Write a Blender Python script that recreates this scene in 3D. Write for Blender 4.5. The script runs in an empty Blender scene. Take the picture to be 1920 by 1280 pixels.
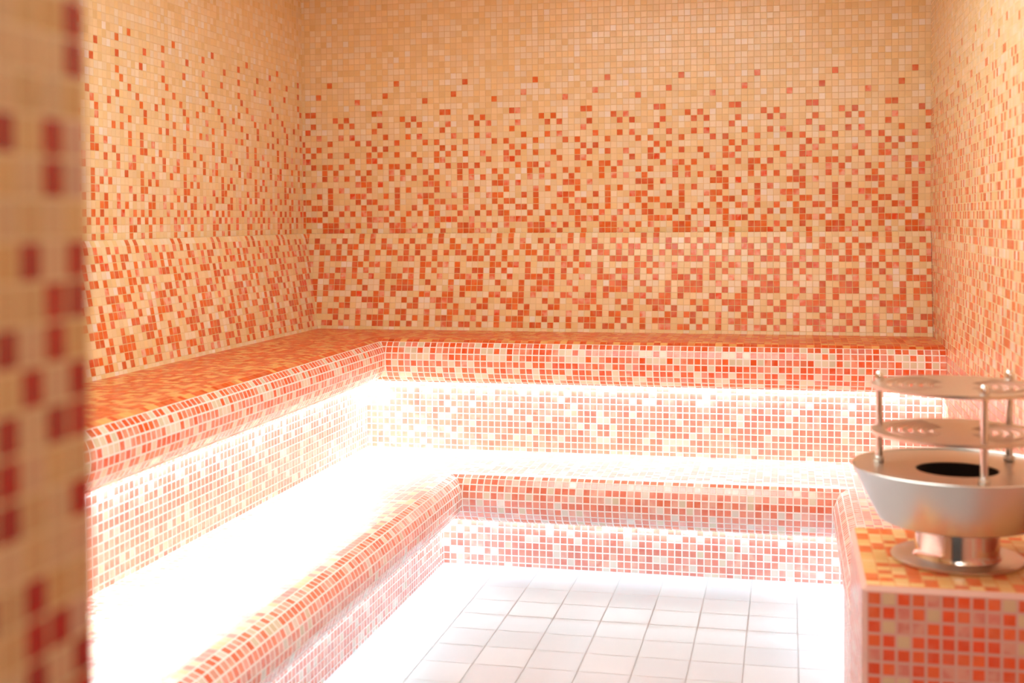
import bpy, math, random
from mathutils import Vector, Matrix

P = 0.026            # metres per mosaic tile pitch; every plan number below is in tiles
random.seed(7)
SC = bpy.context.scene
COL = SC.collection

# ------------------------------------------------------------------ camera
cam_d = bpy.data.cameras.new('camera')
cam = bpy.data.objects.new('camera', cam_d); COL.objects.link(cam)
FPX = 2373.5
cam_d.sensor_width = 36.0; cam_d.sensor_fit = 'HORIZONTAL'
cam_d.lens = FPX * 36.0 / 1920.0
cam_d.shift_x = 22.04 / 1920.0
cam_d.shift_y = -165.28 / 1920.0
cam_d.clip_start = 0.05
yw, pt, rl = math.radians(12.81), math.radians(1.5), math.radians(-0.38)
fwd = Vector((-math.sin(yw) * math.cos(pt), math.cos(yw) * math.cos(pt), -math.sin(pt)))
rgt = Vector((math.cos(yw), math.sin(yw), 0)); upv = rgt.cross(fwd)
r2 = rgt * math.cos(rl) + upv * math.sin(rl); u2 = -rgt * math.sin(rl) + upv * math.cos(rl)
cam.matrix_world = Matrix.Translation(Vector((81.75, -206.15, 49.06)) * P) @ Matrix((r2, u2, -fwd)).transposed().to_4x4()
cam_d.dof.use_dof = True; cam_d.dof.focus_distance = 4.9; cam_d.dof.aperture_fstop = 3.2
SC.camera = cam

# ------------------------------------------------------------------ world, exposure, strip lamps, added fill lights
SC.view_settings.view_transform = 'Standard'; SC.view_settings.look = 'None'
SC.view_settings.gamma = 1.0; SC.view_settings.exposure = -0.22
SC.view_settings.use_curve_mapping = False
world = bpy.data.worlds.new('world'); SC.world = world; world.use_nodes = True
bg = world.node_tree.nodes['Background']
bg.inputs[0].default_value = (1.0, 0.86, 0.74, 1); bg.inputs[1].default_value = 0.10
LED_UP, LED_LOW, CEIL_FILL = 9.0, 6.5, 51.0
LAMP_UP, LAMP_LOW, SPREAD = 9.5, 2.4, 172.0      # watts per metre of strip, beam angle
LED_COL = (0.68, 0.91, 1.0)
SC.cycles.use_denoising = True
SC.cycles.max_bounces = 10; SC.cycles.diffuse_bounces = 7; SC.cycles.glossy_bounces = 5
SC.cycles.sample_clamp_indirect = 12.0

def area(name, loc, size_x, size_y, power, col):
    l = bpy.data.lights.new(name, 'AREA'); l.shape = 'RECTANGLE'; l.size = size_x * P; l.size_y = size_y * P
    l.energy = power; l.color = col
    o = bpy.data.objects.new(name, l); COL.objects.link(o); o.location = Vector(loc) * P
    return o
area('ceiling_fill', (60, -95, 91), 50, 90, CEIL_FILL, (0.84, 1.0, 0.98))  # unseen fill light, added to brighten the upper walls
front_fill = area('front_fill_light', (96, -214, 88), 40, 30, 26.0, (1.0, 0.84, 0.72)); front_fill.rotation_euler = (math.radians(32), math.radians(14), 0)  # added fill from behind the camera for jamb and plinth

def strip_lamp(x0, x1, y0, y1, z, per_m, tilt_axis, tilt):
    """the downward beam of one run of light strip"""
    L = max(abs(x1 - x0), abs(y1 - y0)) * P
    o = area('strip_lamp', ((x0 + x1) / 2, (y0 + y1) / 2, z), abs(x1 - x0), abs(y1 - y0), per_m * L, LED_COL)
    o.data.spread = math.radians(SPREAD)
    o.rotation_euler = (math.radians(tilt), 0, 0) if tilt_axis == 'X' else (0, math.radians(tilt), 0)
# plan numbers of the strips repeat the bench numbers below
TILT = 24
strip_lamp(17.0, 103.0, -16.8, -15.9, 25.1, LAMP_UP, 'X', -TILT)
strip_lamp(16.9, 17.8, -175.0, -17.3, 25.1, LAMP_UP, 'Y', -TILT)
strip_lamp(33.9, 91.0, -32.8, -32.1, 6.95, LAMP_LOW, 'X', -TILT)
strip_lamp(33.65, 34.3, -175.0, -33.3, 6.95, LAMP_LOW, 'Y', -TILT)
strip_lamp(90.5, 91.15, -69.5, -33.3, 6.95, LAMP_LOW, 'Y', TILT)

# ------------------------------------------------------------------ helpers
def lin(c):
    return tuple(((v / 255) / 12.92 if v / 255 <= 0.04045 else ((v / 255 + 0.055) / 1.055) ** 2.4) for v in c)

def tag(o, label=None, cat=None, group=None, kind=None):
    if label: o['label'] = label
    if cat: o['category'] = cat
    if group: o['group'] = group
    if kind: o['kind'] = kind
    return o

def empty(name, loc):
    o = bpy.data.objects.new(name, None); COL.objects.link(o); o.location = Vector(loc) * P
    o.empty_display_size = 0.05
    return o

def link_mesh(name, verts, faces, mats, parent=None, smooth=False):
    me = bpy.data.meshes.new(name)
    off = parent.location / P if parent else Vector((0, 0, 0))
    me.from_pydata([((v[0] - off[0]) * P, (v[1] - off[1]) * P, (v[2] - off[2]) * P) for v in verts], [], faces)
    me.materials.append(mats)
    if smooth:
        for p in me.polygons: p.use_smooth = True
    me.update()
    o = bpy.data.objects.new(name, me); COL.objects.link(o)
    if parent: o.parent = parent
    return o

class Tiles:
    """a tessellated mosaic surface: one quad per tile, tint and slight tilt stored per tile"""
    def __init__(s): s.v = []; s.f = []; s.uv = []; s.t = []; s.n = []
    def quad(s, pts, uvs, tint, tilt=None):
        b = len(s.v); s.v += [tuple(p) for p in pts]; s.f.append(tuple(range(b, b + 4))); s.uv += uvs
        s.t.append(tint); s.n.append(tilt or (0, 0, 0))
    def strip(s, prof, t0, t1, phase, place, color, row0=0, vstart=0.0, flip=False, jit=0.012, pitch=1.0):
        """prof: (d,z) edge points; t0,t1: functions of d giving the run's ends; place(d,z,t)"""
        for j in range(len(prof) - 1):
            (d0, z0), (d1, z1) = prof[j], prof[j + 1]
            L = math.hypot(d1 - d0, z1 - z0) / pitch
            v0 = 0.0; v1 = min(1.0, L) if L < 0.93 else 1.0
            if j == 0 and vstart: v0, v1 = vstart, 1.0
            lo = min(t0(d0), t0(d1)); hi = max(t1(d0), t1(d1))
            k = math.floor((lo - phase) / pitch)
            while phase + k * pitch < hi - 1e-6:
                a, b = phase + k * pitch, phase + (k + 1) * pitch
                q = []
                for (d, z, lo_, hi_, v) in ((d0, z0, t0(d0), t1(d0), v0), (d1, z1, t0(d1), t1(d1), v1)):
                    x0 = min(max(a, lo_), hi_); x1 = max(min(b, hi_), lo_)
                    q.append((place(d, z, x0), ((x0 - a) / pitch, v), place(d, z, x1), ((x1 - a) / pitch, v), x1 - x0))
                if q[0][4] > 1e-5 or q[1][4] > 1e-5:
                    pts = [q[0][0], q[0][2], q[1][2], q[1][0]]; uvs = [q[0][1], q[0][3], q[1][3], q[1][1]]
                    if flip: pts.reverse(); uvs.reverse()
                    s.quad(pts, uvs, color(row0 + j, k), (random.gauss(0, jit), random.gauss(0, jit), random.gauss(0, jit)))
                k += 1
    def build(s, name, mat, parent=None):
        o = link_mesh(name, s.v, s.f, mat, parent)
        me = o.data
        ul = me.uv_layers.new(name='tile_uv')
        ul.data.foreach_set('uv', [c for uv in s.uv for c in uv])
        a = me.attributes.new('tint', 'FLOAT_COLOR', 'FACE'); a.data.foreach_set('color', [c for t in s.t for c in t])
        a = me.attributes.new('tilt', 'FLOAT_VECTOR', 'FACE'); a.data.foreach_set('vector', [c for t in s.n for c in t])
        return o

# ------------------------------------------------------------------ materials
def nd(nt, typ, **kw):
    n = nt.nodes.new(typ)
    for k, v in kw.items(): setattr(n, k, v)
    return n

def mosaic_mat(name, gap, grout, rough=0.16, coat=0.0, bump=0.0011, soft=0.018, ior=1.5):
    m = bpy.data.materials.new(name); m.use_nodes = True; nt = m.node_tree; L = nt.links.new
    bs = nt.nodes['Principled BSDF']
    uv = nd(nt, 'ShaderNodeUVMap'); uv.uv_map = 'tile_uv'
    sp = nd(nt, 'ShaderNodeSeparateXYZ'); L(uv.outputs[0], sp.inputs[0])
    ab = []
    for i in (0, 1):
        s1 = nd(nt, 'ShaderNodeMath', operation='SUBTRACT'); L(sp.outputs[i], s1.inputs[0]); s1.inputs[1].default_value = 0.5
        a1 = nd(nt, 'ShaderNodeMath', operation='ABSOLUTE'); L(s1.outputs[0], a1.inputs[0]); ab.append(a1)
    mx = nd(nt, 'ShaderNodeMath', operation='SMOOTH_MAX'); L(ab[0].outputs[0], mx.inputs[0]); L(ab[1].outputs[0], mx.inputs[1]); mx.inputs[2].default_value = 0.05
    mr = nd(nt, 'ShaderNodeMapRange', interpolation_type='SMOOTHSTEP'); L(mx.outputs[0], mr.inputs[0])
    mr.inputs[1].default_value = 0.5 - gap - soft; mr.inputs[2].default_value = 0.5 - gap + soft
    at = nd(nt, 'ShaderNodeAttribute', attribute_name='tint')
    tc = nd(nt, 'ShaderNodeNewGeometry')
    nz = nd(nt, 'ShaderNodeTexNoise'); nz.inputs['Scale'].default_value = 34.0; nz.inputs['Detail'].default_value = 1.5
    L(tc.outputs['Position'], nz.inputs['Vector'])
    nr = nd(nt, 'ShaderNodeMapRange'); L(nz.outputs[0], nr.inputs[0]); nr.inputs[1].default_value = 0.42; nr.inputs[2].default_value = 0.60
    ml = nd(nt, 'ShaderNodeMath', operation='MULTIPLY'); L(nr.outputs[0], ml.inputs[0]); L(at.outputs['Alpha'], ml.inputs[1])
    pale = nd(nt, 'ShaderNodeMix', data_type='RGBA'); L(ml.outputs[0], pale.inputs[0]); L(at.outputs['Color'], pale.inputs[6])
    pale.inputs[7].default_value = (*lin((240, 196, 172)), 1)
    mg = nd(nt, 'ShaderNodeMix', data_type='RGBA'); L(mr.outputs[0], mg.inputs[0]); L(pale.outputs[2], mg.inputs[6]); mg.inputs[7].default_value = (*lin(grout), 1)
    L(mg.outputs[2], bs.inputs['Base Color'])
    rr = nd(nt, 'ShaderNodeMapRange'); L(mr.outputs[0], rr.inputs[0]); rr.inputs[3].default_value = rough; rr.inputs[4].default_value = 0.75
    L(rr.outputs[0], bs.inputs['Roughness'])
    bs.inputs['IOR'].default_value = ior
    if coat: bs.inputs['Coat Weight'].default_value = coat; bs.inputs['Coat Roughness'].default_value = 0.06
    ti = nd(nt, 'ShaderNodeAttribute', attribute_name='tilt')
    va = nd(nt, 'ShaderNodeVectorMath', operation='ADD'); L(tc.outputs['Normal'], va.inputs[0]); L(ti.outputs['Vector'], va.inputs[1])
    vn = nd(nt, 'ShaderNodeVectorMath', operation='NORMALIZE'); L(va.outputs[0], vn.inputs[0])
    iv = nd(nt, 'ShaderNodeMath', operation='SUBTRACT'); iv.inputs[0].default_value = 1.0; L(mr.outputs[0], iv.inputs[1])
    bp = nd(nt, 'ShaderNodeBump'); bp.inputs['Distance'].default_value = bump; bp.inputs['Strength'].default_value = 0.55
    L(iv.outputs[0], bp.inputs['Height']); L(vn.outputs[0], bp.inputs['Normal'])
    L(bp.outputs[0], bs.inputs['Normal'])
    return m

def metal_mat(name, col, rough, brushed=0.0, axis_scale=(1, 1, 60)):
    m = bpy.data.materials.new(name); m.use_nodes = True; nt = m.node_tree; L = nt.links.new
    bs = nt.nodes['Principled BSDF']
    bs.inputs['Base Color'].default_value = (*lin(col), 1); bs.inputs['Metallic'].default_value = 1.0
    bs.inputs['Roughness'].default_value = rough
    if brushed:
        g = nd(nt, 'ShaderNodeTexCoord'); mp = nd(nt, 'ShaderNodeMapping'); mp.inputs['Scale'].default_value = axis_scale
        L(g.outputs['Object'], mp.inputs[0])
        nz = nd(nt, 'ShaderNodeTexNoise'); nz.inputs['Scale'].default_value = 14; nz.inputs['Detail'].default_value = 4; L(mp.outputs[0], nz.inputs[0])
        mr = nd(nt, 'ShaderNodeMapRange'); L(nz.outputs[0], mr.inputs[0]); mr.inputs[3].default_value = rough - brushed; mr.inputs[4].default_value = rough + brushed
        L(mr.outputs[0], bs.inputs['Roughness'])
    return m

def plain_mat(name, col, rough=0.6, emit=None):
    m = bpy.data.materials.new(name); m.use_nodes = True
    bs = m.node_tree.nodes['Principled BSDF']
    bs.inputs['Base Color'].default_value = (*lin(col), 1); bs.inputs['Roughness'].default_value = rough
    if emit:
        bs.inputs['Emission Color'].default_value = (*emit[0], 1); bs.inputs['Emission Strength'].default_value = emit[1]
    return m

M_WALL = mosaic_mat('wall_mosaic', 0.045, (226, 200, 150), rough=0.22, ior=1.45)
M_BENCH = mosaic_mat('bench_mosaic', 0.088, (246, 234, 228), rough=0.17, ior=1.6)
M_SEAT = mosaic_mat('seat_mosaic', 0.07, (240, 222, 212), rough=0.30, ior=2.2)
M_SEAT_UP = mosaic_mat('upper_seat_mosaic', 0.045, (232, 164, 110), rough=0.3, ior=1.3)
M_BENCH_LOW = mosaic_mat('pearl_bench_mosaic', 0.088, (250, 240, 236), rough=0.22, ior=2.15)
M_PLINTH = mosaic_mat('plinth_mosaic', 0.10, (226, 184, 172), rough=0.2, ior=1.45)
M_FLOOR = mosaic_mat('floor_tiles', 0.015, (166, 168, 171), rough=0.25, soft=0.005, bump=0.0008)
M_CEIL = plain_mat('ceiling_plaster', (235, 215, 190), 0.8)
M_LED_UP = plain_mat('upper_led', (255, 255, 255), 0.5, (LED_COL, LED_UP))
M_LED_LOW = plain_mat('lower_led', (255, 255, 255), 0.5, (LED_COL, LED_LOW))
M_STEEL = metal_mat('brushed_steel', (222, 217, 212), 0.33, 0.02, (1, 1, 30))
M_STEEL_TOP = metal_mat('brushed_steel_top', (222, 208, 196), 0.34, 0.06, (8, 8, 1))
M_POLISH = metal_mat('polished_steel', (222, 216, 212), 0.12)
M_DARK = plain_mat('dark_pipe', (38, 26, 26), 0.7)

# ------------------------------------------------------------------ mosaic patterns
def pat(txt):
    """each line: the red columns of a row in the twelve-column sheet; s marks a faded salmon tile"""
    out = []
    for l in txt.strip().split('\n'):
        d = {}
        for w in l.split():
            if w == '-': continue
            d[int(w.strip('s')) % 12] = 'S' if w.endswith('s') else 'R'
        out.append(d)
    return out
BACK_UP = pat("""0
-
10
5
-
8 9
1 3
2 4 9
8
2 4s 10
0 5 7
8 10
0 3 7 9
4 7 8s
0 2 9 11
1 5 7 11
1s 3 6 11
5 6 7 9s
0 2 7
0 4s 5 6 10
0 5 7 8
0 3 6 9 10
2 4 6 7 11
1 7 8 9s 10
0 1 3s 5 7 11
0 1 2s 4 8 11""")
LEDGE = pat("0 1 3 11")[0]
BACK_LOW = pat("""6 8
1 3 6 8 10
2 4 5 10 11
0 2 4 7 9 11
1 2 3 5 7
5 6 8 9s 11
2 3 5 7 11
0 1 3s 5 8s 11
1 2 3 6 10
0 1 2 3 7 10
0 5 6s 9 10
2 4 7 8 9 10
3 4 8 9 11
1 2 6s 10 11
2 4 6 8 9 10
0 1 3 6 9 10""")
LEFT_UP = pat("""0
9
4
9
3
9
10
0
9 2
7 3
10 4
0 4
8 10
0 3
0 3 6s
8 3 4
6 9 1s
9 0s 1
3 6s 11
3 5 7
3 4 0s
3 6 9s 1
5 6 9s 11
3 5 10s 1
2 4 6 8 0s
5 8s 0 1
3 0 5""")
LEFT_LOW = pat("""9 11
9 11 1 4 6
1 2s 5 7 8
10 0 2 3s 5 7
8 10s 4 5 6
8 9 11 0 2
8 10 2s 5 6
7 10 2 3 4 6
8 0 3 4s 5s
9 0 2 3 4 5
7 8 11 0 2
9 10 11 0 4
6 4 10 11 1 5
5 6 0 1 3 4
8s 9 10 0 4 5
5 8 3 11 0""")
NOSE = ["RRCRRSRRRRSC", "CCRCRSSSRRRS", "RCCCRCSRRSSS", "RRRRSRSCRRCR", "RCRRRCRRCRRR", "CRRRRRRRCRRC", "SRRCCCRRRRRC", "RRSRRRRCRRSR"]

def vary(c, a):
    k = 1 + random.uniform(-a, a); return tuple(min(1, v * k) for v in lin(c))
WALL_CREAM = [(238, 212, 164), (236, 208, 155), (238, 215, 172), (233, 204, 150), (237, 212, 168), (239, 217, 180)]
def wall_tint(code):
    if code == 'R':
        c = random.choice([(225, 108, 40), (220, 102, 42), (214, 96, 46), (227, 116, 50)])
        if random.random() < .12: return (*vary((230, 120, 80), .05), .5)
        return (*vary(c, .08), 0.12)
    if code == 'S':
        return (*vary((232, 122, 82), .06), 0.8) if random.random() < .6 else (*vary((228, 82, 34), .06), 0.4)
    r = random.random()
    if r < .74: return (*vary(random.choice(WALL_CREAM), .05), 0.0)
    if r < .965: return (*vary((240, 224, 196), .05), 0.0)
    return (*vary((242, 232, 218), .03), 0.0)
def bench_tint(code):  # reds and salmons paled toward pink: the strip light's wash is in the colour
    if code == 'R':
        if random.random() < .10: return (*vary((222, 124, 104), .05), .5)
        return (*vary(random.choice([(228, 130, 108), (222, 122, 106), (230, 138, 118), (226, 132, 116)]), .07), 0.15)
    if code == 'S': return (*vary((230, 160, 146), .06), 0.5)
    if code == 'L': return (*vary((226, 216, 204), .04), 0.0)
    return (*vary(random.choice([(222, 208, 182), (224, 212, 190), (214, 200, 172)]), .05), 0.0)
def rnd_bench(r=.70, s=.14, c=.11):
    def f(row, k):
        x = random.random()
        return bench_tint('R' if x < r else 'S' if x < r + s else 'C' if x < r + s + c else 'L')
    return f
def seat_color(row, k):
    x = random.random()
    return bench_tint('R') if x < .52 else bench_tint('S') if x < .62 else wall_tint('')
def upper_seat(row, k):
    x = random.random()
    if x < .60: return (*vary(random.choice([(218, 82, 10), (212, 76, 8), (222, 92, 20)]), .07), .12)
    return (*vary(random.choice([(232, 176, 108), (228, 168, 98), (224, 142, 84)]), .05), 0.0)
def nose_color(row, k):
    q = NOSE[row % 8][(k - 1) % 12]
    if q == 'R' and random.random() > .08: return (*vary(random.choice([(229, 90, 34), (223, 84, 34), (232, 102, 48)]), .07), 0.12)
    if q == 'S': return (*vary((228, 126, 92), .06), 0.35)
    return bench_tint(q)

# ------------------------------------------------------------------ plan numbers (tiles)
W = 103.3; FRONT = -176.9; CEILZ = 92.0
S2, N2, N2L, R2, R2L = 30.9, 20.9, 21.35, 15.7, 16.75
S1, N1, N1L, R1, R1L = 13.4, 36.1, 37.4, 31.9, 33.5
ARMN = W - 15.85; ARMR = W - 12.0
place_back = lambda d, z, t: (t, -d, z)
place_left = lambda d, z, t: (d, t, z)
place_right = lambda d, z, t: (W - d, t, z)

def struct(o): o['kind'] = 'structure'; return o

# ------------------------------------------------------------------ walls, ceiling, floor
def rows_down(z_top, z_bot, first):
    """row edges going down from z_top; 'first' is a row-boundary height"""
    e = [z_top]; z = math.floor((z_top - first) - 1e-6) + first
    while z > z_bot + 1e-4: e.append(z); z -= 1
    e.append(z_bot); return e

def wall(name, place, t0, t1, phase, boundary, zb, colr, flip, lower=None):
    T = Tiles(); e = rows_down(CEILZ, zb, boundary)
    for j in range(len(e) - 1):
        zc = (e[j] + e[j + 1]) / 2; row = math.floor(boundary - zc) if j else -999
        row = math.floor(boundary - zc)
        vs = 0.0
        T.strip([(0, e[j]), (0, e[j + 1])], lambda d: t0, lambda d: t1, phase, place, colr, row0=row, flip=flip,
                vstart=(1 - (e[j] - e[j + 1])) if j == 0 else 0.0)
    return struct(T.build(name, M_WALL))

def up_color(P_, colmap):
    def f(row, k):
        if 0 <= row < len(P_): return wall_tint(P_[row].get(colmap(k), ''))
        return wall_tint('')
    return f
# back wall: tile k spans 4.5+k .. 5.5+k, column 0 at k=0
wall('wall_back', place_back, 0, W, 4.5, 72.76, 46.98, up_color(BACK_UP, lambda k: k % 12), True)
wall('wall_left', place_left, FRONT, 0, -59.45, 73.76, 46.98, up_color(LEFT_UP, lambda k: k % 12), True)
def right_color(row, k):
    c = (-k) % 12
    if 0 <= row < 26: return wall_tint(BACK_UP[row].get(c, ''))
    if 26 <= row < 42: return wall_tint(BACK_LOW[row - 26].get((c + 3) % 12, ''))
    if row >= 42:
        x = random.random(); return bench_tint('R' if x < .62 else 'S' if x < .74 else 'C')
    return wall_tint('')
wall('wall_right', place_right, -230, 0, -60.3, 71.8, 0, right_color, False)

# the wall the photographer looks past: thick jamb, same mosaic with its dim light darkened into the tile colours
T = Tiles()
JX, JY0, JY1 = 64.3, -176.96, -192.0
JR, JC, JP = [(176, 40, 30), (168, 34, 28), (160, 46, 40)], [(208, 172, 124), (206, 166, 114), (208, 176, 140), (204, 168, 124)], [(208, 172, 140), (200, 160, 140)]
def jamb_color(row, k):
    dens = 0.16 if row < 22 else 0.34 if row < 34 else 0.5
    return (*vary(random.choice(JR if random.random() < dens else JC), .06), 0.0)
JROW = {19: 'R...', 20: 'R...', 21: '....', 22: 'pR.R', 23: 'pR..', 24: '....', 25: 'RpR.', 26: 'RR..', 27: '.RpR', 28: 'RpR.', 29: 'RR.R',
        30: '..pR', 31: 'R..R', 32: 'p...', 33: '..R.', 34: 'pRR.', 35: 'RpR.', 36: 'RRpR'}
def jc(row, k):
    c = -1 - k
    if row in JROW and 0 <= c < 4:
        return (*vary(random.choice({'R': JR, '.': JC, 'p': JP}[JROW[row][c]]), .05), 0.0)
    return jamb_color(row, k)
random.seed(21)
e = rows_down(CEILZ, 0, 73.65)
for j in range(len(e) - 1):
    row = math.floor(73.65 - (e[j] + e[j + 1]) / 2)
    T.strip([(0, e[j]), (0, e[j + 1])], lambda d: JY1, lambda d: JY0, JY0, lambda d, z, t: (JX, t, z), jc, row0=row, flip=True)
    T.strip([(0, e[j]), (0, e[j + 1])], lambda d: 0, lambda d: JX, JX, lambda d, z, t: (t, JY0, z), jc, row0=row, flip=False)
    T.strip([(0, e[j]), (0, e[j + 1])], lambda d: 0, lambda d: JX, JX, lambda d, z, t: (t, JY1, z), jc, row0=row, flip=True)
struct(T.build('wall_entrance', M_WALL))

ce = link_mesh('ceiling', [(-1, -240, CEILZ), (W + 1, -240, CEILZ), (W + 1, 1, CEILZ), (-1, 1, CEILZ), (-1, -240, CEILZ + 3), (W + 1, -240, CEILZ + 3), (W + 1, 1, CEILZ + 3), (-1, 1, CEILZ + 3)],
               [(3, 2, 1, 0), (4, 5, 6, 7), (0, 1, 5, 4), (1, 2, 6, 5), (2, 3, 7, 6), (3, 0, 4, 7)], M_CEIL)
struct(ce)
T = Tiles(); F = 5.86; random.seed(3)
def floor_color(row, k): return (*vary(random.choice([(188, 197, 205), (185, 194, 202), (191, 200, 207)]), .015), 0.0)
ys = []; y = -53.84 + 10 * F
while y > -240: ys.append(y); y -= F
for y in ys[:-1]:
    T.strip([(-y, 0), (-y + F, 0)], lambda d: 0, lambda d: W, 47.67 - 9 * F, place_back, floor_color, flip=True, jit=0.0015, pitch=F)
struct(T.build('floor', M_FLOOR))

# ------------------------------------------------------------------ upper bench
random.seed(11)
NOSE_PROF = [(-3.0, 0), (-2.05, -0.10), (-1.15, -0.45), (-0.5, -1.18), (-0.12, -2.1), (0.0, -3.1), (-0.08, -4.1), (-0.42, -5.04), (-1.0, -5.85), (-1.8, -6.45), (-2.75, -6.8)]
def seat_profile(dw, n, s, close=None):
    """seat from the wall face dw out to the bullnose at n, then back under to the riser"""
    flat = n - 3.0 - dw; k = int(flat); pts = [(dw, s)] + [(n - 3.0 - (k - i), s) for i in range(k + (0 if flat - k < .02 else 1)) if n - 3.0 - (k - i) > dw + .02]
    pts = pts + [(n + a, s + b) for a, b in NOSE_PROF if (n + a) > pts[-1][0] + 1e-6 or b < 0]
    if close is not None and pts[-1][0] > close: pts.append((close, pts[-1][1] - .05))
    return pts
def run_pair(T, prof_b, prof_l, nflat, seatc, nosec, t_end_b, t_end_l, phase_b=.4, phase_l=.3, up_corner=True):
    """the same profile along the back wall and the left wall, mitred where they meet"""
    n = min(len(prof_b), len(prof_l))
    # mitre: distance from the left wall as a function of distance from the back wall, row by row
    for j in range(len(prof_b) - 1):
        (a0, a1) = prof_b[j], prof_b[j + 1]
        (b0, b1) = prof_l[j], prof_l[j + 1]
        isn = j >= nflat
        c = nosec if isn else seatc
        row = j - nflat if isn else j
        m0, m1 = b0[0], b1[0]
        f = lambda d, a0=a0, a1=a1, m0=m0, m1=m1: m0 if abs(d - a0[0]) < 1e-6 and (abs(a0[0] - a1[0]) > 1e-6 or True) and d == a0[0] else m1
        T.strip([a0, a1], f, (lambda d: t_end_b) if not callable(t_end_b) else t_end_b, phase_b, place_back, c, row0=row, flip=True)
        g = lambda d, b0=b0, m0=-a0[0], m1=-a1[0]: m0 if d == b0[0] else m1
        T.strip([b0, b1], lambda d: t_end_l, g, phase_l, place_left, c, row0=row, flip=True)

upper = empty('tiled_bench', (0, 0, 0))
tag(upper, 'upper L-shaped mosaic bench with a sloping backrest along the back and left walls, glowing underneath', 'bench')
# backrest: small ledge, rounded top, then a face leaning out towards the seat
def backrest(name, place, t0, t1, phase, flip, low, ledge_pat, shift):
    T = Tiles()
    pr = [(0, 46.98), (0.85, 46.93), (1.22, 46.15)]
    a = (1.22, 46.15); b = (4.0, S2); L = math.hypot(b[0] - a[0], b[1] - a[1])
    for i in range(1, int(L) + 1): pr.append((a[0] + (b[0] - a[0]) * i / L, a[1] + (b[1] - a[1]) * i / L))
    pr.append(b)
    def c(row, k):
        if row == 0: return wall_tint(ledge_pat.get((k + shift) % 12, ''))
        r = row - 1
        return wall_tint(low[r].get((k + shift) % 12, '') if r < len(low) else '')
    T.strip(pr, t0, t1, phase, place, c, flip=flip)
    return T.build(name, M_WALL, upper)
backrest('backrest', place_back, lambda d: d, lambda d: W - .05, 4.5, True, BACK_LOW, LEDGE, 0)
backrest('backrest', place_left, lambda d: FRONT, lambda d: -d, -59.45, True, LEFT_LOW, pat("2 5 6")[0], 0)

def bench_body(parent, smat, prof_b, prof_l, nflat, end_b, end_l, ph_b, ph_l, seatc, nosec):
    T = Tiles(); run_pair(T, prof_b[:nflat + 1], prof_l[:nflat + 1], nflat, seatc, nosec, end_b, end_l, ph_b, ph_l)
    T.build('seat', smat, parent)
    T = Tiles()
    pb, pl = prof_b[nflat:], prof_l[nflat:]
    run_pair(T, pb, pl, 0, seatc, nosec, end_b, end_l, ph_b, ph_l)
    return T
pb = seat_profile(4.0, N2, S2); pl = seat_profile(4.0, N2L, S2)
def equalise(pb, pl):
    """same number of flat rows in both runs"""
    fb = len(pb) - len(NOSE_PROF); fl = len(pl) - len(NOSE_PROF)
    while fl > fb: pl.pop(1); fl -= 1
    while fb > fl: pb.pop(1); fb -= 1
    return fb
nf = equalise(pb, pl) + 2
T = bench_body(upper, M_SEAT_UP, pb, pl, nf, W - .05, FRONT, N2L + .05 - 22, -N2 - .1, upper_seat, lambda r, k: nose_color(r, k))
T.build('bullnose', M_BENCH, upper)
# riser
T = Tiles()
zr = [S2 - 4.9, S2 - 5.9]
while zr[-1] > S1 + 1: zr.append(zr[-1] - 1.0)
zr.append(S1)
rz = list(zr)
RC = rnd_bench(.66, .20, .02)
T.strip([(R2, z) for z in rz], lambda d: R2L, lambda d: W - .05, R2L + .6, place_back, RC, flip=True)
T.strip([(R2L, z) for z in rz], lambda d: FRONT, lambda d: -R2, -R2 - .6, place_left, RC, flip=True)
T.build('riser', M_BENCH_LOW, upper)

def led_run(name, parent, mat, boxes):
    v = []; f = []
    for (x0, x1, y0, y1, z0, z1) in boxes:
        b = len(v)
        v += [(x0, y0, z0), (x1, y0, z0), (x1, y1, z0), (x0, y1, z0), (x0, y0, z1), (x1, y0, z1), (x1, y1, z1), (x0, y1, z1)]
        f += [tuple(b + i for i in q) for q in ((3, 2, 1, 0), (4, 5, 6, 7), (0, 1, 5, 4), (1, 2, 6, 5), (2, 3, 7, 6), (3, 0, 4, 7))]
    return link_mesh(name, v, f, mat, parent)
zt = S2 - 5.55
led_run('light_strip', upper, M_LED_UP, [(R2L + .15, W - .2, -R2 - 1.25, -R2 - .1, zt - .2, zt - .02)])['label'] = 'glowing white light strip under the back run'
led_run('light_strip', upper, M_LED_UP, [(R2L + .1, R2L + 1.0, FRONT + .3, -R2 - 1.4, zt - .2, zt - .02)])['label'] = 'glowing white light strip under the left run'

# ------------------------------------------------------------------ lower bench (U-shaped)
random.seed(12)
lower = empty('tiled_bench', (0, 0, 0))
tag(lower, 'lower U-shaped mosaic bench one step above the white floor, glowing underneath', 'bench')
ARM_END = -96.2; PIER = -70.0
pb = seat_profile(R2, N1, S1); pl = seat_profile(R2L, N1L, S1)
nf = equalise(pb, pl) + 1
arm = [(W - ARMN + (a), S1 + b) for a, b in NOSE_PROF]      # distances from the right wall
T = Tiles()
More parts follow.
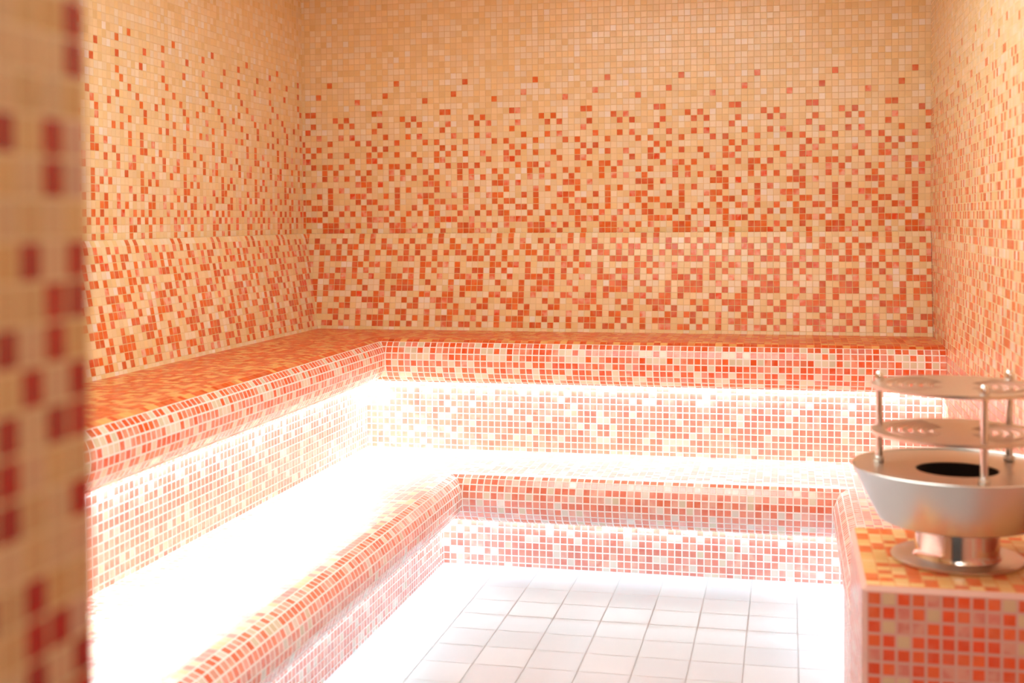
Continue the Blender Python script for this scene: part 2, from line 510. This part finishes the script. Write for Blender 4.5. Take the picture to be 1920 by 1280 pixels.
# back run stops at the mitre with the right arm
nflat = nf
def arm_d(j): return arm[j - nflat + 0][0] if j >= nflat else None
Ts, Tn = Tiles(), Tiles()
def low_nose(row, k):  # front-edge reds lightened to carry the strip glow too
    x = random.random()
    if x < .62: return (*vary(random.choice([(230, 120, 88), (226, 112, 84), (232, 132, 104)]), .06), .12)
    return bench_tint('S' if x < .86 else 'C' if x < .94 else 'L')
for j in range(len(pb) - 1):
    a0, a1 = pb[j], pb[j + 1]; b0, b1 = pl[j], pl[j + 1]
    isn = j >= nflat; TT = Tn if isn else Ts
    c = low_nose if isn else seat_color
    i0 = len(NOSE_PROF) - (len(pb) - j); i1 = i0 + 1
    e0 = W - arm[i0][0] if i0 >= 0 else W - .05; e1 = W - arm[i1][0] if i1 >= 0 else W - .05
    if i0 < 0: e0 = e1 = W - .05
    row = j
    def f0(d, a0=a0, b0=b0, b1=b1): return b0[0] if d == a0[0] else b1[0]
    def f1(d, a0=a0, e0=e0, e1=e1): return e0 if d == a0[0] else e1
    TT.strip([a0, a1], f0, f1, N1L % 1, place_back, c, row0=row, flip=True)
    def g1(d, b0=b0, a0=a0, a1=a1): return -a0[0] if d == b0[0] else -a1[0]
    TT.strip([b0, b1], lambda d: FRONT, g1, -N1 % 1, place_left, c, row0=row, flip=True)
# right arm: seat then nose
k = arm[0][0]
seat_arm = [(.05, S1)] + [(k - math.floor(k) + i, S1) for i in range(math.floor(k) + 1) if k - math.floor(k) + i > .02]
Ts.strip(seat_arm, lambda d: ARM_END, lambda d: -(N1 - 3.0), -N1 % 1, place_right, seat_color, flip=False)
for j in range(len(arm) - 1):
    a0, a1 = arm[j], arm[j + 1]
    n0, n1 = N1 + NOSE_PROF[j][0], N1 + NOSE_PROF[j + 1][0]
    def g1(d, a0=a0, n0=n0, n1=n1): return -n0 if d == a0[0] else -n1
    lo = ARM_END if j < 5 else PIER
    Tn.strip([a0, a1], lambda d, lo=lo: lo, g1, -N1 % 1, place_right, low_nose, row0=j, flip=False)
Ts.build('seat', M_SEAT, lower); Tn.build('bullnose', M_BENCH_LOW, lower)
# risers of the three runs and the flush pier the arm ends in
T = Tiles()
rz = [S1 - 4.9, S1 - 5.9]
while rz[-1] > 1.1: rz.append(rz[-1] - 1.0)
rz.append(0)
RC = rnd_bench(.66, .20, .02)
T.strip([(R1, z) for z in rz], lambda d: R1L, lambda d: ARMR, R1L, place_back, RC, flip=True)
T.strip([(R1L, z) for z in rz], lambda d: FRONT, lambda d: -R1, -R1, place_left, RC, flip=True)
T.strip([(W - ARMR, z) for z in rz], lambda d: PIER, lambda d: -R1, -R1, place_right, RC, flip=False)
pz = [S1 - 3.1 - i for i in range(11)]; pz = [z for z in pz if z > .1] + [0]
T.strip([(W - ARMN, z) for z in pz], lambda d: ARM_END, lambda d: PIER, -N1 % 1, place_right, RC, flip=False)
T.strip([(-PIER, z) for z in pz], lambda d: ARMN, lambda d: ARMR, ARMN, place_back, RC, flip=False)
T.build('riser', M_BENCH_LOW, lower)
zt = S1 - 6.2
led_run('light_strip', lower, M_LED_LOW, [(R1L + .15, ARMR - .2, -R1 - .95, -R1 - .1, zt - .2, zt - .02)])['label'] = 'glowing white light strip under the back run'
led_run('light_strip', lower, M_LED_LOW, [(R1L + .1, R1L + .8, FRONT + .3, -R1 - 1.1, zt - .2, zt - .02)])['label'] = 'glowing white light strip under the left run'
led_run('light_strip', lower, M_LED_LOW, [(ARMR - .8, ARMR - .1, PIER + .3, -R1 - 1.1, zt - .2, zt - .02)])['label'] = 'glowing white light strip under the short right arm'

# ------------------------------------------------------------------ plinth
random.seed(5)
PX0, PY0, PY1, PZ = 86.85, -113.7, -96.2, 23.0
pl_e = empty('tiled_plinth', (95, -105, 0))
tag(pl_e, 'orange and cream mosaic block in the right foreground carrying the steel steam outlet', 'plinth')
T = Tiles(); GR = (*lin((226, 196, 186)), 0)
PAT = ["RRSRRRRCRSRC", "SRCRRSSRCSRR", "SSRRSRRRRRRL", "CRRRRRRSCRRR", "RRRRRRRRRRSR", "SRRSSRSRRCRR", "CRRRRRRRRRRC", "RRCRRSRRRRSR", "RSRRRRCRRRRR"]
def pc(row, k):
    q = PAT[row][(k - 86) % 12] if row < 9 else random.choice('RRRRRRSC')
    if q == 'R': return (*vary(random.choice([(240, 98, 50), (235, 90, 48), (241, 112, 60)]), .07), 0.1)
    if q == 'S': return (*vary((224, 142, 128), .06), .5)
    return (*vary((228, 204, 166), .04), 0)
m = .33
zz = [PZ - m - i for i in range(23)] + [0]
T.strip([(-PY0, z) for z in zz], lambda d: PX0 + m, lambda d: W, PX0 + m, place_back, lambda r, k: pc(r, k), flip=True)
T.strip([(W - PX0, z) for z in zz], lambda d: PY0 + m, lambda d: PY1 - .1, PY0 + m, place_right, rnd_bench(.7, .14, .1), flip=False)
T.strip([(-PY1, z) for z in zz], lambda d: PX0 + m, lambda d: W, PX0 + m, place_back, rnd_bench(.7, .14, .1), flip=False)
# rounded pale arris along the upright corner and the top edges
def arris(p0, p1, q0, q1):
    T.quad([p0, p1, q1, q0], [(0, 0)] * 4, GR)
arris((PX0, PY0 + m, 0), (PX0 + m, PY0, 0), (PX0, PY0 + m, PZ - m), (PX0 + m, PY0, PZ - m))
arris((PX0 + m, PY0, PZ - m), (W, PY0, PZ - m), (PX0 + m, PY0 + m, PZ), (W, PY0 + m, PZ))
arris((PX0, PY1, PZ - m), (PX0, PY0 + m, PZ - m), (PX0 + m, PY1, PZ), (PX0 + m, PY0 + m, PZ))
T.quad([(PX0, PY0 + m, PZ - m), (PX0 + m, PY0, PZ - m), (PX0 + m, PY0 + m, PZ), (PX0 + m, PY0 + m, PZ)], [(0, 0)] * 4, GR)
T.quad([(PX0 + m, PY1, 0), (PX0, PY1, 0), (PX0, PY1, PZ - m), (PX0 + m, PY1, PZ)], [(0, 0)] * 4, GR)
T.build('block', M_PLINTH, pl_e)
T = Tiles()
def topc(row, k):
    x = random.random()
    return (*vary((230, 104, 38), .08), .1) if x < .36 else (*vary(random.choice([(236, 190, 124), (232, 180, 112), (238, 198, 140)]), .05), 0)
dd = [-PY1 + i for i in range(18) if -PY1 + i < -PY0 - m - .02] + [-PY0 - m]
T.strip([(d, PZ) for d in dd], lambda d: PX0 + m, lambda d: W, PX0 + m, place_back, topc, flip=True)
T.build('top', M_SEAT_UP, pl_e)

# ------------------------------------------------------------------ steel steam outlet
HC = (94.3, -104.9)
def lathe(prof, seg=96, c=HC, closed=False):
    v = []; f = []
    for r, z in prof:
        for i in range(seg):
            a = 2 * math.pi * i / seg; v.append((c[0] + r * math.cos(a), c[1] + r * math.sin(a), z))
    n = len(prof)
    for j in range(n - 1 + (1 if closed else 0)):
        for i in range(seg):
            a, b = j * seg, ((j + 1) % n) * seg
            f.append((a + i, a + (i + 1) % seg, b + (i + 1) % seg, b + i))
    return v, f
heat = empty('steam_outlet', (HC[0], HC[1], PZ))
tag(heat, 'stainless steel steam bowl on a short neck with two pierced discs on rods', 'steam outlet')
def part(name, prof, mat, closed=True, smooth=True, **kw):
    v, f = lathe(prof, closed=closed, **kw); o = link_mesh(name, v, f, mat, heat, smooth)
    if smooth:
        es = o.modifiers.new('edge', 'EDGE_SPLIT'); es.split_angle = math.radians(35)
    return o
part('base_plate', [(3.0, PZ + .02), (4.75, PZ + .02), (4.85, PZ + .1), (4.85, PZ + .26), (4.75, PZ + .32), (3.0, PZ + .34)], M_STEEL)
part('neck', [(2.95, PZ + .3), (3.28, PZ + .34), (3.14, PZ + .62), (3.1, PZ + .9), (3.1, 26.05), (2.95, 26.05)], M_POLISH)
part('bowl', [(2.95, 26.0), (5.55, 26.0), (5.8, 26.12), (7.72, 29.95), (7.76, 30.1), (7.70, 30.16), (7.62, 30.1), (7.56, 30.0), (5.6, 26.3), (2.95, 26.2)], M_STEEL)
part('cover_plate', [(3.02, 29.86), (7.52, 30.0), (7.52, 29.8), (3.02, 29.66)], M_STEEL_TOP)
part('pipe', [(3.0, 29.8), (3.0, 24.0), (2.9, 24.0), (2.9, 29.8)], M_DARK)
v, f = lathe([(2.9, 26.6), (0.01, 26.6)]); link_mesh('pipe_bottom', v, f, M_DARK, heat)

def pierced(z, th=.24, R=6.3):
    rings = [0.02, 1.0]; holes = []
    r = 1.75
    for i in range(5):
        rings += [r, r + .22, r + .44]; holes.append(r); r += .75
    rings += [5.6, 6.1, R]
    rings = sorted(set(round(x, 4) for x in rings)); seg = 144; ax = math.radians(-7.1)
    v = []; f = []
    for zz_ in (z, z - th):
        for r in rings:
            for i in range(seg):
                a = 2 * math.pi * i / seg + ax; v.append((HC[0] + r * math.cos(a), HC[1] + r * math.sin(a), zz_))
    n = len(rings); off = n * seg
    def hole(j, i):
        if j < 0 or j >= n - 1: return j >= n - 1
        rm = (rings[j] + rings[j + 1]) / 2
        a = (i % seg + .5) * 360 / seg
        da = min(abs(((a - c_ + 180) % 360) - 180) for c_ in (0, 180))
        for h in holes:
            if h < rm < h + .44: return da < 60 - (h < 2) * 6
        return False
    for j in range(n - 1):
        for i in range(seg):
            if hole(j, i): continue
            a, b = j * seg, (j + 1) * seg; i1 = (i + 1) % seg
            f.append((a + i, b + i, b + i1, a + i1)); f.append((off + a + i, off + a + i1, off + b + i1, off + b + i))
            for jj, (p, q) in ((j - 1, (a + i, a + i1)), (j + 1, (b + i1, b + i))):
                if jj >= 0 and (jj >= n - 1 or hole(jj, i)): f.append((p, q, off + q, off + p))
            if hole(j, i + 1): f.append((a + i1, b + i1, off + b + i1, off + a + i1))
            if hole(j, i - 1): f.append((b + i, a + i, off + a + i, off + b + i))
    return link_mesh('pierced_disc', v, f, M_STEEL_TOP, heat)
pierced(36.3)['label'] = 'upper pierced disc'; pierced(32.8)['label'] = 'lower pierced disc'
for ang in (163, -79, 42):
    c = (HC[0] + 5.85 * math.cos(math.radians(ang)), HC[1] + 5.85 * math.sin(math.radians(ang)))
    part('rod', [(.01, 29.92), (.28, 29.92), (.28, 36.5), (.01, 36.5)], M_POLISH, closed=False, seg=24, c=c)
    rd = [o for o in heat.children if o.name.startswith('rod')][-1]
    v, f = lathe([(.30, 36.28), (.36, 36.34), (.36, 36.58), (.33, 36.8), (.22, 37.02), (.01, 37.1)], seg=24, c=c)
    nut = link_mesh('cap_nut', v, f, M_POLISH, heat, True)
    v, f = lathe([(.3, 29.95), (.42, 29.97), (.42, 30.35), (.3, 30.4)], seg=24, c=c)
    col_ = link_mesh('foot_collar', v, f, M_STEEL, heat, True)
    nut.parent = rd; col_.parent = rd
